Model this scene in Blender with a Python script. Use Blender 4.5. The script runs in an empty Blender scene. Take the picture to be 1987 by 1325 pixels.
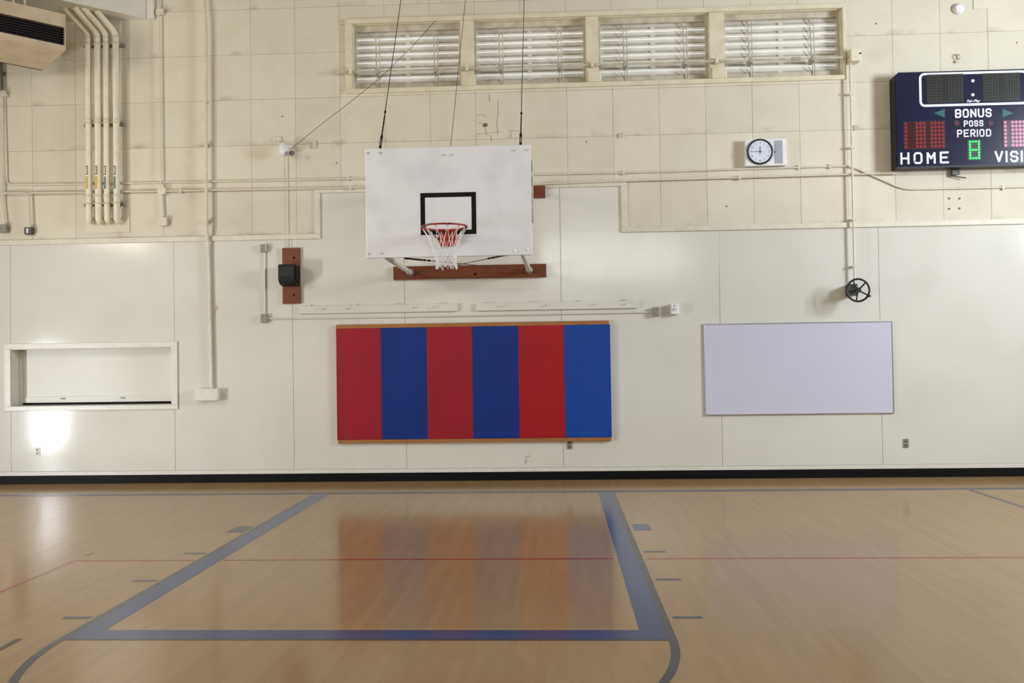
import bpy, bmesh, math, random
from mathutils import Vector, Matrix
random.seed(7)
scene = bpy.context.scene
C = scene.collection
FT = 0.3048

# ------------------------------------------------------------------ camera
F_PX, CAM = 1777.0, Vector((1.165, -12.162, 1.643))
YAW, PITCH, ROLL = -0.04912, 0.01619, -0.01442
_fw = Vector((math.sin(YAW)*math.cos(PITCH), math.cos(YAW)*math.cos(PITCH), math.sin(PITCH)))
_r0 = Vector((math.cos(YAW), -math.sin(YAW), 0)); _u0 = _r0.cross(_fw)
_r = math.cos(ROLL)*_r0 + math.sin(ROLL)*_u0
_u = -math.sin(ROLL)*_r0 + math.cos(ROLL)*_u0
cd = bpy.data.cameras.new('camera'); cam = bpy.data.objects.new('camera', cd); C.objects.link(cam)
cd.sensor_width = 36; cd.lens = F_PX/1987*36; cd.clip_end = 200
cam.matrix_world = Matrix(((_r.x,_u.x,-_fw.x,CAM.x),(_r.y,_u.y,-_fw.y,CAM.y),(_r.z,_u.z,-_fw.z,CAM.z),(0,0,0,1)))
scene.camera = cam

# ------------------------------------------------------------------ world, daylight, exposure
scene.view_settings.view_transform = 'Standard'; scene.view_settings.look = 'None'
scene.view_settings.gamma = 1; scene.view_settings.use_curve_mapping = False
scene.view_settings.exposure = -0.06
w = bpy.data.worlds.new('sky'); scene.world = w; w.use_nodes = True
bg = w.node_tree.nodes['Background']; bg.inputs[0].default_value = (0.80, 0.90, 1.0, 1); bg.inputs[1].default_value = 2.2
XL, XR, YB, ZC = -8.4, 10.4, -23.0, 7.3            # room extents; the hoop wall is Y = 0
def area(name, loc, rot, sx, sy, col, power):
    l = bpy.data.lights.new(name, 'AREA'); l.shape = 'RECTANGLE'; l.size = sx; l.size_y = sy; l.color = col; l.energy = power
    o = bpy.data.objects.new(name, l); o.location = loc; o.rotation_euler = rot; C.objects.link(o); return o
# daylight arriving through the side windows and the open half door, with an added fill at the far end
area('daylight_side_windows', (XR-0.02, -4.75, 4.5), (0, math.radians(90), 0), 2.0, 1.8, (0.83, 0.91, 1.0), 800)
area('daylight_half_door', (XL+0.02, -4.6, 1.0), (0, math.radians(-90), 0), 1.8, 0.5, (0.87, 0.93, 1.0), 330)
area('daylight_left_windows', (XL+0.02, -7.2, 5.2), (0, math.radians(-90), 0), 2.0, 3.2, (1.0, 0.92, 0.77), 340)
area('end_wall_fill', (1.0, YB+0.02, 5.4), (math.radians(90), 0, 0), 10.0, 1.4, (1.0, 0.97, 0.91), 300)  # unseen fill added behind the camera to light the hoop wall

# ------------------------------------------------------------------ pixel measurements -> metres on a plane of the room
def _ray(x, y): return (x-993.5)/F_PX*_r - (y-662.5)/F_PX*_u + _fw
def PW(x, y, Y=0.0):
    d = _ray(x, y); return CAM + d*((Y-CAM.y)/d.y)
def PF(x, y, Z=0.0):
    d = _ray(x, y); return CAM + d*((Z-CAM.z)/d.z)
def rect(x0, y0, x1, y1, Y=0.0):
    a, b, c, d = PW(x0,y0,Y), PW(x1,y0,Y), PW(x0,y1,Y), PW(x1,y1,Y)
    return (a.x+c.x)/2, (b.x+d.x)/2, (c.z+d.z)/2, (a.z+b.z)/2      # x0 x1 z0 z1

# ------------------------------------------------------------------ materials
def lin(c):
    f = lambda v: v/12.92 if v <= .04045 else ((v+.055)/1.055)**2.4
    return (f(c[0]/255), f(c[1]/255), f(c[2]/255), 1)
def N(nt, t, **kw):
    n = nt.nodes.new(t)
    for k, v in kw.items(): setattr(n, k, v)
    return n
M = {}
def mat(name, c, rough=.5, metal=0, c2=None, scale=6, detail=4, lo=.4, hi=.65, bump=0, bscale=200, rnd=0, stretch=(1,1,1), spec=.5, coat=0, trans=0, emit=0):
    m = bpy.data.materials.new(name); m.use_nodes = True; nt = m.node_tree
    p = nt.nodes['Principled BSDF']; L = nt.links.new
    p.inputs['Roughness'].default_value = rough; p.inputs['Metallic'].default_value = metal
    p.inputs['Specular IOR Level'].default_value = spec; p.inputs['Coat Weight'].default_value = coat
    p.inputs['Coat Roughness'].default_value = .12
    col = None
    geo = N(nt, 'ShaderNodeNewGeometry'); mp = N(nt, 'ShaderNodeMapping'); mp.inputs['Scale'].default_value = stretch
    L(geo.outputs['Position'], mp.inputs['Vector'])
    base = lin(c); second = lin(c2) if c2 else tuple(v*.9 for v in base[:3])+(1,)
    nz = N(nt, 'ShaderNodeTexNoise'); nz.inputs['Scale'].default_value = scale; nz.inputs['Detail'].default_value = detail
    L(mp.outputs[0], nz.inputs['Vector'])
    mr = N(nt, 'ShaderNodeMapRange'); mr.inputs['From Min'].default_value = lo; mr.inputs['From Max'].default_value = hi
    L(nz.outputs['Fac'], mr.inputs['Value'])
    mx = N(nt, 'ShaderNodeMix', data_type='RGBA'); mx.inputs['A'].default_value = base; mx.inputs['B'].default_value = second
    L(mr.outputs[0], mx.inputs['Factor']); col = mx.outputs['Result']
    if rnd:
        oi = N(nt, 'ShaderNodeObjectInfo'); r2 = N(nt, 'ShaderNodeMapRange')
        r2.inputs['To Min'].default_value = 1-rnd; r2.inputs['To Max'].default_value = 1+rnd*.5
        L(oi.outputs['Random'], r2.inputs['Value'])
        mm = N(nt, 'ShaderNodeMix', data_type='RGBA', blend_type='MULTIPLY'); mm.inputs['Factor'].default_value = 1
        L(col, mm.inputs['A']); L(r2.outputs[0], mm.inputs['B']); col = mm.outputs['Result']
    L(col, p.inputs['Base Color'])
    if bump:
        b2 = N(nt, 'ShaderNodeTexNoise'); b2.inputs['Scale'].default_value = bscale; b2.inputs['Detail'].default_value = 3
        L(mp.outputs[0], b2.inputs['Vector'])
        bp = N(nt, 'ShaderNodeBump'); bp.inputs['Strength'].default_value = bump; bp.inputs['Distance'].default_value = .004
        L(b2.outputs['Fac'], bp.inputs['Height']); L(bp.outputs[0], p.inputs['Normal'])
    if trans:
        tr = N(nt, 'ShaderNodeBsdfTranslucent'); tr.inputs['Color'].default_value = (1,.96,.88,1)
        ms = N(nt, 'ShaderNodeMixShader'); ms.inputs[0].default_value = trans
        L(p.outputs[0], ms.inputs[1]); L(tr.outputs[0], ms.inputs[2]); L(ms.outputs[0], nt.nodes['Material Output'].inputs['Surface'])
    if emit:
        p.inputs['Emission Color'].default_value = base; p.inputs['Emission Strength'].default_value = emit
    m['_col'] = 0; M[name] = m; return m
def nodes_of(m):
    nt = m.node_tree; p = nt.nodes['Principled BSDF']; return nt, p

mat('tile', (217,210,192), .85, c2=(210,202,183), scale=2.2, detail=8, lo=.45, hi=.75, bump=.25, bscale=160, rnd=.045)
mat('tile_back', (158,146,120), .9)
mat('lower_wall', (219,216,207), .12, c2=(214,211,201), scale=1.1, detail=6, bump=.10, bscale=60)
mat('trim_paint', (219,213,197), .5, c2=(212,205,188), scale=9)
mat('white_trim', (222,219,209), .35, c2=(216,212,201), scale=10)
mat('side_wall', (196,193,184), .6, c2=(190,186,176), scale=1.5)
mat('ceiling', (170,165,152), .8)
mat('conduit', (217,210,192), .45, c2=(208,200,181), scale=14)
mat('pipe', (234,226,204), .5, c2=(226,217,194), scale=8)
mat('rubber', (10,10,13), .55, c2=(14,14,17), scale=10, spec=.15)
mat('plywood_brown', (116,56,27), .5, c2=(96,45,22), scale=5, stretch=(2,8,26), detail=6)
mat('plywood_brown_v', (120,60,30), .5, c2=(98,48,24), scale=5, stretch=(26,8,2), detail=6)
mat('batten', (166,112,58), .5, c2=(138,88,42), scale=6, stretch=(1.5,10,30), detail=6)
mat('pad_red', (152,22,40), .45, c2=(146,21,38), scale=1.5, spec=.3, bump=.15, bscale=260)
mat('pad_scarlet', (162,14,28), .42, c2=(154,13,27), scale=1.5, spec=.3, bump=.15, bscale=260)
mat('pad_blue', (10,46,126), .45, c2=(9,42,118), scale=1.5, spec=.3, bump=.15, bscale=260)
mat('pad_bright_blue', (8,66,154), .42, c2=(8,62,148), scale=1.5, spec=.3, bump=.15, bscale=260)
mat('whiteboard', (204,204,220), .2, c2=(202,202,218), scale=1)
mat('aluminium', (206,206,210), .32, 1)
mat('backboard', (238,238,242), .42, c2=(220,220,225), scale=2.6, detail=7, lo=.5, hi=.8)
mat('black_paint', (12,11,11), .6, c2=(18,16,16), scale=20, spec=.2)
mat('rim_red', (168,44,22), .42, c2=(62,22,22), scale=16, detail=5, lo=.46, hi=.62)
mat('plate_red', (200,62,26), .42, c2=(160,40,20), scale=16, detail=5)
mat('net', (238,238,240), .8)
mat('steel_white', (214,210,200), .45, c2=(176,170,158), scale=18)
mat('galvanised', (168,168,168), .38, .8, c2=(130,130,130), scale=30)
mat('cable', (62,58,54), .5, .5)
mat('dark_iron', (30,28,28), .5, .3)
mat('iron', (22,23,26), .42)
mat('box_grey', (150,148,142), .5, c2=(120,118,112), scale=40)
mat('box_dark', (84,82,76), .5)
mat('navy', (15,18,46), .26, c2=(18,22,52), scale=3, spec=.35)
mat('navy_side', (13,13,22), .5)
mat('sign_white', (232,232,240), .5)
mat('led_dark', (32,32,29), .45, c2=(28,29,26), scale=60, spec=.25)
mat('led_red_panel', (56,10,18), .6, spec=.2)
mat('led_red', (124,20,32), .5, spec=.3)
mat('led_pink_panel', (52,22,36), .3)
mat('led_pink', (196,128,160), .25)
mat('led_olive', (54,54,47), .45, spec=.3)
mat('poss_red', (74,28,42), .45, spec=.3)
mat('arrow_green', (40,94,92), .45, spec=.3)
mat('led_green', (20,236,90), .4, emit=1.0)
mat('plastic_white', (236,236,238), .35)
mat('grille_grey', (168,172,184), .6, c2=(150,154,166), scale=200)
mat('clock_face', (222,228,240), .15)
mat('clock_ink', (120,124,136), .6)
mat('clock_hand', (40,42,54), .5)
mat('speaker_black', (22,23,28), .55)
mat('heater_body', (206,188,162), .45, c2=(190,172,146), scale=5)
mat('heater_grille', (46,40,42), .7, spec=.2)
mat('slat', (222,217,208), .45, c2=(204,197,186), scale=5, detail=8, lo=.45, hi=.75, trans=.10)
mat('slat_lip', (240,238,232), .4, trans=.55)
mat('slot', (174,168,158), .6)
mat('scuff', (180,177,176), .7)
mat('sash', (200,192,174), .6, c2=(176,167,148), scale=8, detail=7)
mat('casing', (222,214,190), .5, c2=(212,202,176), scale=5, detail=7)
mat('label_yellow', (226,186,40), .5, c2=(150,116,30), scale=90, stretch=(4,1,1), lo=.5, hi=.6)
mat('label_green', (104,132,122), .5, c2=(70,96,88), scale=90, stretch=(4,1,1), lo=.5, hi=.6)
mat('label_ink', (84,70,62), .6)
mat('label_white', (226,216,200), .5)
mat('grime', (116,102,80), .9)
mat('hatch_panel', (219,216,205), .40, c2=(214,210,197), scale=1.5)
mat('door_paint', (120,100,80), .5)
mat('blue_paint', (22,50,102), .20, c2=(18,44,92), scale=1.6, spec=.35)
mat('charcoal_paint', (32,35,42), .22, spec=.35, c2=(48,50,56), scale=3)
mat('base_paint', (52,56,74), .25, spec=.3, c2=(58,62,80), scale=3)
mat('red_paint', (146,46,38), .22, c2=(130,42,36), scale=5)

# smudges gathered along the lower edge of some tiles
nt, p = nodes_of(M['tile']); L = nt.links.new
tcn = N(nt, 'ShaderNodeTexCoord'); sxx_ = N(nt, 'ShaderNodeSeparateXYZ'); L(tcn.outputs['Generated'], sxx_.inputs[0])
e1 = N(nt, 'ShaderNodeMapRange', interpolation_type='SMOOTHSTEP'); e1.inputs['From Min'].default_value = .16; e1.inputs['From Max'].default_value = 0; L(sxx_.outputs['Z'], e1.inputs['Value'])
gn = N(nt, 'ShaderNodeNewGeometry'); n9 = N(nt, 'ShaderNodeTexNoise'); n9.inputs['Scale'].default_value = 2.3; n9.inputs['Detail'].default_value = 5; L(gn.outputs['Position'], n9.inputs['Vector'])
e2 = N(nt, 'ShaderNodeMapRange'); e2.inputs['From Min'].default_value = .53; e2.inputs['From Max'].default_value = .68; e2.inputs['To Max'].default_value = .42; L(n9.outputs['Fac'], e2.inputs['Value'])
e3 = N(nt, 'ShaderNodeMath', operation='MULTIPLY'); L(e1.outputs[0], e3.inputs[0]); L(e2.outputs[0], e3.inputs[1])
m9 = N(nt, 'ShaderNodeMix', data_type='RGBA'); L(e3.outputs[0], m9.inputs['Factor']); L(p.inputs['Base Color'].links[0].from_socket, m9.inputs['A']); m9.inputs['B'].default_value = lin((120,100,76)); L(m9.outputs['Result'], p.inputs['Base Color'])

# perforated acoustic tile: rows of pinholes 25 mm apart
pm = M['tile'].copy(); pm.name = 'tile_perforated'; M['tile_perforated'] = pm
nt, p = nodes_of(pm); L = nt.links.new
g = N(nt, 'ShaderNodeNewGeometry'); sx = N(nt, 'ShaderNodeSeparateXYZ'); L(g.outputs['Position'], sx.inputs[0])
sq = []
for ax in ('X', 'Z'):
    a = N(nt, 'ShaderNodeMath', operation='DIVIDE'); L(sx.outputs[ax], a.inputs[0]); a.inputs[1].default_value = .0254
    b = N(nt, 'ShaderNodeMath', operation='FRACT'); L(a.outputs[0], b.inputs[0])
    c = N(nt, 'ShaderNodeMath', operation='SUBTRACT'); L(b.outputs[0], c.inputs[0]); c.inputs[1].default_value = .5
    d = N(nt, 'ShaderNodeMath', operation='POWER'); L(c.outputs[0], d.inputs[0]); d.inputs[1].default_value = 2
    sq.append(d)
s = N(nt, 'ShaderNodeMath', operation='ADD'); L(sq[0].outputs[0], s.inputs[0]); L(sq[1].outputs[0], s.inputs[1])
t = N(nt, 'ShaderNodeMath', operation='LESS_THAN'); L(s.outputs[0], t.inputs[0]); t.inputs[1].default_value = .022
mx = N(nt, 'ShaderNodeMix', data_type='RGBA'); L(t.outputs[0], mx.inputs['Factor'])
old = p.inputs['Base Color'].links[0].from_socket; L(old, mx.inputs['A']); mx.inputs['B'].default_value = lin((160,150,130)); L(mx.outputs['Result'], p.inputs['Base Color'])

# varnished maple strip floor, strips running towards the hoop wall
fm = bpy.data.materials.new('maple_floor'); fm.use_nodes = True; M['floor'] = fm
nt, p = nodes_of(fm); L = nt.links.new
g = N(nt, 'ShaderNodeNewGeometry'); sx = N(nt, 'ShaderNodeSeparateXYZ'); L(g.outputs['Position'], sx.inputs[0])
rw = N(nt, 'ShaderNodeMath', operation='DIVIDE'); L(sx.outputs['X'], rw.inputs[0]); rw.inputs[1].default_value = .057
rf = N(nt, 'ShaderNodeMath', operation='FLOOR'); L(rw.outputs[0], rf.inputs[0])
wn = N(nt, 'ShaderNodeTexWhiteNoise', noise_dimensions='1D'); L(rf.outputs[0], wn.inputs['W'])
ad = N(nt, 'ShaderNodeMath', operation='MULTIPLY_ADD'); L(wn.outputs['Value'], ad.inputs[0]); ad.inputs[1].default_value = 4.6; L(sx.outputs['Y'], ad.inputs[2])
cb = N(nt, 'ShaderNodeCombineXYZ'); L(ad.outputs[0], cb.inputs['X']); L(sx.outputs['X'], cb.inputs['Y'])
br = N(nt, 'ShaderNodeTexBrick'); L(cb.outputs[0], br.inputs['Vector'])
br.offset = .5; br.offset_frequency = 2; br.squash = 1
for k, v in (('Scale', 1), ('Mortar Size', .0004), ('Mortar Smooth', .3), ('Bias', 0), ('Brick Width', 1.15), ('Row Height', .057)): br.inputs[k].default_value = v
br.inputs['Color1'].default_value = lin((158,129,91)); br.inputs['Color2'].default_value = lin((152,123,86)); br.inputs['Mortar'].default_value = lin((149,120,83))
mp = N(nt, 'ShaderNodeMapping'); mp.inputs['Scale'].default_value = (14, .9, 1); L(g.outputs['Position'], mp.inputs['Vector'])
nz = N(nt, 'ShaderNodeTexNoise'); nz.inputs['Scale'].default_value = 1.6; nz.inputs['Detail'].default_value = 5; L(mp.outputs[0], nz.inputs['Vector'])
mr = N(nt, 'ShaderNodeMapRange'); mr.inputs['From Min'].default_value = .35; mr.inputs['From Max'].default_value = .7; mr.inputs['To Min'].default_value = .975; mr.inputs['To Max'].default_value = 1.015
L(nz.outputs['Fac'], mr.inputs['Value'])
mm = N(nt, 'ShaderNodeMix', data_type='RGBA', blend_type='MULTIPLY'); mm.inputs['Factor'].default_value = 1
L(br.outputs['Color'], mm.inputs['A']); L(mr.outputs[0], mm.inputs['B'])
n2 = N(nt, 'ShaderNodeTexNoise'); n2.inputs['Scale'].default_value = 3; L(g.outputs['Position'], n2.inputs['Vector'])
r2 = N(nt, 'ShaderNodeMapRange'); r2.inputs['To Min'].default_value = .11; r2.inputs['To Max'].default_value = .17; L(n2.outputs['Fac'], r2.inputs['Value']); df = N(nt, 'ShaderNodeBsdfDiffuse'); gs = N(nt, 'ShaderNodeBsdfGlossy'); L(mm.outputs['Result'], df.inputs['Color']); L(r2.outputs[0], gs.inputs['Roughness'])
fr_ = N(nt, 'ShaderNodeFresnel'); fr_.inputs['IOR'].default_value = 1.42; fc = N(nt, 'ShaderNodeMath', operation='MINIMUM'); L(fr_.outputs[0], fc.inputs[0]); fc.inputs[1].default_value = .33   # varnish sheen capped so it stops growing at a low angle
sm0 = N(nt, 'ShaderNodeMixShader'); L(fc.outputs[0], sm0.inputs[0]); L(df.outputs[0], sm0.inputs[1]); L(gs.outputs[0], sm0.inputs[2]); L(sm0.outputs[0], nt.nodes['Material Output'].inputs['Surface']); nt.nodes.remove(p)

# ------------------------------------------------------------------ mesh helpers
class B:
    def __init__(s): s.v = []; s.f = []; s.sm = []
    def add(s, vs, fs, smooth=False):
        o = len(s.v); s.v += [Vector(v) for v in vs]
        for f in fs: s.f.append([i+o for i in f]); s.sm.append(smooth)
        return s
    def box(s, x0, x1, y0, y1, z0, z1, bev=0):
        if x0 > x1: x0, x1 = x1, x0
        if y0 > y1: y0, y1 = y1, y0
        if z0 > z1: z0, z1 = z1, z0
        if bev:
            bm = bmesh.new(); bmesh.ops.create_cube(bm, size=1)
            for v in bm.verts: v.co = Vector((x0+(v.co.x+.5)*(x1-x0), y0+(v.co.y+.5)*(y1-y0), z0+(v.co.z+.5)*(z1-z0)))
            bmesh.ops.bevel(bm, geom=bm.edges[:], offset=bev, segments=2, affect='EDGES', profile=.5)
            bm.verts.index_update(); s.add([v.co.copy() for v in bm.verts], [[v.index for v in f.verts] for f in bm.faces]); bm.free(); return s
        v = [(x0,y0,z0),(x1,y0,z0),(x1,y1,z0),(x0,y1,z0),(x0,y0,z1),(x1,y0,z1),(x1,y1,z1),(x0,y1,z1)]
        return s.add(v, [(0,3,2,1),(4,5,6,7),(0,1,5,4),(1,2,6,5),(2,3,7,6),(3,0,4,7)])
    def tube(s, pts, r, n=10, cap=True):
        pts = [Vector(p) for p in pts]; rs = r if isinstance(r, (list, tuple)) else [r]*len(pts)
        T = [(pts[min(i+1, len(pts)-1)]-pts[max(i-1, 0)]).normalized() for i in range(len(pts))]
        a = Vector((0,0,1)) if abs(T[0].z) < .9 else Vector((1,0,0))
        nrm = (a - T[0]*a.dot(T[0])).normalized(); vs = []
        for i, p_ in enumerate(pts):
            nrm = (nrm - T[i]*nrm.dot(T[i])).normalized(); bn = T[i].cross(nrm)
            vs += [p_ + (nrm*math.cos(2*math.pi*k/n) + bn*math.sin(2*math.pi*k/n))*rs[i] for k in range(n)]
        fs = [(i*n+k, i*n+(k+1)%n, (i+1)*n+(k+1)%n, (i+1)*n+k) for i in range(len(pts)-1) for k in range(n)]
        s.add(vs, fs, True)
        if cap: s.add([vs[k] for k in range(n)], [tuple(range(n-1,-1,-1))]); s.add(vs[-n:], [tuple(range(n))])
        return s
    def disc(s, c, axis, r, th, n=24):
        a = Vector(axis).normalized(); c = Vector(c); return s.tube([c-a*th/2, c+a*th/2], r, n)
    def torus(s, c, axis, R, r, n=48, m=8):
        a = Vector(axis).normalized(); e = Vector((1,0,0)) if abs(a.x) < .9 else Vector((0,0,1))
        u = (e-a*e.dot(a)).normalized(); v = a.cross(u); c = Vector(c); vs = []
        for i in range(n):
            d = u*math.cos(2*math.pi*i/n)+v*math.sin(2*math.pi*i/n)
            vs += [c+d*(R+r*math.cos(2*math.pi*j/m))+a*r*math.sin(2*math.pi*j/m) for j in range(m)]
        return s.add(vs, [(i*m+j, ((i+1)%n)*m+j, ((i+1)%n)*m+(j+1)%m, i*m+(j+1)%m) for i in range(n) for j in range(m)], True)
    def prism(s, poly, axis, a0, a1, smooth=False):        # polygon extruded along 'x','y' or 'z'
        def P(q, a): return {'x': (a, q[0], q[1]), 'y': (q[0], a, q[1]), 'z': (q[0], q[1], a)}[axis]
        n = len(poly); vs = [P(q, a0) for q in poly]+[P(q, a1) for q in poly]
        s.add(vs, [tuple(range(n-1,-1,-1)), tuple(range(n, 2*n))])
        return s.add(vs, [(i, (i+1)%n, n+(i+1)%n, n+i) for i in range(n)], smooth)
    def hexa(s, v):                                        # eight free corners: bottom ring, top ring
        return s.add(v, [(0,3,2,1),(4,5,6,7),(0,1,5,4),(1,2,6,5),(2,3,7,6),(3,0,4,7)])
ORG = {}
def mesh_of(name, b, org, m):
    me = bpy.data.meshes.new(name); me.from_pydata([tuple(v-org) for v in b.v], [], b.f)
    me.polygons.foreach_set('use_smooth', b.sm); me.materials.append(M[m])
    bm = bmesh.new(); bm.from_mesh(me); bmesh.ops.recalc_face_normals(bm, faces=bm.faces[:]); bm.to_mesh(me); bm.free()
    me.update(); return me
def put(o, label=None, cat=None, group=None, kind=None):
    if label: o['label'] = label
    if cat: o['category'] = cat
    if group: o['group'] = group
    if kind: o['kind'] = kind
    return o
def obj(name, b, m, parent=None, label=None, cat=None, group=None, kind=None):
    if parent is not None: org = ORG[parent.name]
    else:
        lo = [min(v[i] for v in b.v) for i in range(3)]; hi = [max(v[i] for v in b.v) for i in range(3)]
        org = Vector(((lo[0]+hi[0])/2, (lo[1]+hi[1])/2, lo[2]))
    o = bpy.data.objects.new(name, mesh_of(name, b, org, m)); C.objects.link(o)
    if parent is not None: o.parent = parent
    else: o.location = org
    ORG[o.name] = org
    return put(o, label, cat, group, kind)
def thing(name, loc, label, cat, group=None, kind=None):
    o = bpy.data.objects.new(name, None); o.empty_display_size = .1; C.objects.link(o); o.location = loc; ORG[o.name] = Vector(loc)
    return put(o, label, cat, group, kind)
def inst(src, parent, offset):                             # a copy of a part, moved by offset, sharing its mesh
    o = src.copy(); C.objects.link(o); o.parent = parent; o.location = Vector(offset)+ORG[src.name]-ORG[parent.name]
    ORG[o.name] = ORG[src.name]; return o
def curve_pts(pts, r, n=6):                                # round the corners of a polyline
    pts = [Vector(p) for p in pts]; out = [pts[0]]
    for i in range(1, len(pts)-1):
        a, b, c = pts[i-1], pts[i], pts[i+1]; rr = min(r, (a-b).length*.49, (c-b).length*.49)
        p0 = b+(a-b).normalized()*rr; p1 = b+(c-b).normalized()*rr
        for k in range(n+1):
            t = k/n; out.append(p0*(1-t)**2+b*2*t*(1-t)+p1*t*t)
    return out+[pts[-1]]
def U(): return B()

# ================================================================== the setting
WX0, WX1, WZ0, WZ1 = -1.53, 4.965, 5.262, 6.15             # clear opening for the four louvre windows
HX0, HX1, HZ0, HZ1 = -6.286, -4.053, 1.058, 1.836          # the recessed hatch
RAIL = 3.29                                                # foot of the acoustic tiling
floor = obj('floor', U().box(XL-.3, XR+.3, YB-.3, .3, -.12, 0), 'floor', kind='structure')
wf = U()
T0, T1 = .03, .30                                          # masonry behind the tiles and panels
wf.box(XL, HX0, T0, T1, 0, RAIL); wf.box(HX1, XR, T0, T1, 0, RAIL); wf.box(HX0, HX1, T0, T1, 0, HZ0); wf.box(HX0, HX1, T0, T1, HZ1, RAIL)
wf.box(XL, WX0, T0, T1, RAIL, ZC); wf.box(WX1, XR, T0, T1, RAIL, ZC); wf.box(WX0, WX1, T0, T1, RAIL, WZ0); wf.box(WX0, WX1, T0, T1, WZ1, ZC)
wall = obj('wall_front', wf, 'tile_back', kind='structure')
obj('ceiling', U().box(XL-.3, XR+.3, YB-.3, .3, ZC, ZC+.1), 'ceiling', kind='structure')
# side walls with daylight openings; the end wall opening is added for the fill
def wall_x(name, X, th, opens):
    b = U(); ys = sorted({YB, T0}|{o[0] for o in opens}|{o[1] for o in opens})
    for a, c in zip(ys, ys[1:]):
        zs = [0]
        for o in sorted(opens, key=lambda q: q[2]):
            if o[0] <= a and c <= o[1]: zs += [o[2], o[3]]
        zs.append(ZC)
        for k in range(0, len(zs), 2):
            if zs[k+1]-zs[k] > 1e-3: b.box(X, X+th, a, c, zs[k], zs[k+1])
    return obj(name, b, 'side_wall', kind='structure')
wall_x('wall_right', XR, .25, [(-5.65, -3.85, 3.5, 5.5)])
wall_x('wall_left', XL, -.25, [(-5.0, -4.1, 0.0, 2.1), (-8.8, -5.6, 4.2, 6.2)])
be = U(); be.box(XL, XR, YB-.25, YB, 0, 4.7); be.box(XL, XR, YB-.25, YB, 6.1, ZC); be.box(XL, -4, YB-.25, YB, 4.7, 6.1); be.box(6, XR, YB-.25, YB, 4.7, 6.1)
obj('wall_back', be, 'side_wall', kind='structure')
def side_window(name, X, s, y0, y1, z0, z1, nv):
    t = thing(name, (X+s*.12, (y0+y1)/2, z0), None, None, kind='structure')
    f = U(); f.box(X+s*.08, X+s*.16, y0, y1, z0, z0+.06); f.box(X+s*.08, X+s*.16, y0, y1, z1-.06, z1)
    for k in range(nv+1):
        y = y0+(y1-y0)*k/nv; f.box(X+s*.08, X+s*.16, y-.03, y+.03, z0, z1)
    obj('window_frame', f, 'casing', t)
side_window('window_5', XR, 1, -5.65, -3.85, 3.5, 5.5, 2)
side_window('window_6', XL, -1, -8.8, -5.6, 4.2, 6.2, 2)
d = thing('door_1', (XL-.1, -4.55, 0), None, None, kind='structure')
obj('door_leaf', U().box(XL-1.0, XL-.14, -5.0, -4.95, .01, 2.08, .004), 'door_paint', d)
obj('door_frame', U().box(XL-.2, XL+.01, -5.05, -5.0, 0, 2.15).box(XL-.2, XL+.01, -4.1, -4.05, 0, 2.15).box(XL-.2, XL+.01, -5.05, -4.05, 2.1, 2.15), 'white_trim', d)

# ---- acoustic tiles, two feet square, hung on the upper wall
PX, PZ, TX0 = .6098, .6125, .1235
rows = [RAIL+.02, 3.935, 4.547, 5.169, 5.782, 6.400, 7.012, ZC]
masters = {}
def tile_at(x0, x1, z0, z1, m, dy=0):
    g_ = .0022; key = (round(x1-x0, 3), round(z1-z0, 3), m)
    cx, cz = (x0+x1)/2, (z0+z1)/2
    if key not in masters:
        b = U().box(cx-(x1-x0)/2+g_/2, cx+(x1-x0)/2-g_/2, 0, T0, cz-(z1-z0)/2+g_/2, cz+(z1-z0)/2-g_/2, .0025)
        masters[key] = (mesh_of('tile', b, Vector((cx, 0, cz)), m))
    o = bpy.data.objects.new('tile', masters[key]); C.objects.link(o); o.parent = wall
    o.location = Vector((cx, dy, cz))-ORG[wall.name]; ORG[o.name] = Vector((cx, 0, cz))
STEP_X0, STEP_X1, STEP_Z = -2.05, 2.10, 3.925              # where the lower boarding steps up behind the hoop
cols = [TX0+PX*k for k in range(-14, 18)]
cols = [max(XL, min(XR, c)) for c in cols]
perf = {(2.10, 0), (TX0+PX*4, 0)}
for a, c in zip(cols, cols[1:]):
    if c-a < .05: continue
    for r_, (z0, z1) in enumerate(zip(rows, rows[1:])):
        segs = [(a, c, z0, z1)]
        if r_ == 0:                                        # bottom row stops at the step
            segs = []
            if a < STEP_X0: segs.append((a, min(c, STEP_X0), z0, z1))
            if c > STEP_X1: segs.append((max(a, STEP_X1), c, z0, z1))
        out = []
        for (x0, x1, y0, y1) in segs:                      # cut around the window band
            if x1 <= WX0 or x0 >= WX1 or y1 <= WZ0 or y0 >= WZ1: out.append((x0, x1, y0, y1)); continue
            if y0 < WZ0: out.append((x0, x1, y0, WZ0))
            if y1 > WZ1: out.append((x0, x1, WZ1, y1))
            if x0 < WX0: out.append((x0, WX0, max(y0, WZ0), min(y1, WZ1)))
            if x1 > WX1: out.append((WX1, x1, max(y0, WZ0), min(y1, WZ1)))
        for q in out:
            if q[1]-q[0] < .02 or q[3]-q[2] < .02: continue
            m = 'tile_perforated' if (r_ == 0 and STEP_X1-.01 <= q[0] < 3.1) or (r_ == 0 and False) else 'tile'
            tile_at(*q, m, dy=random.choice((.0005, .0005, .0015, .003, .002)))
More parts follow.
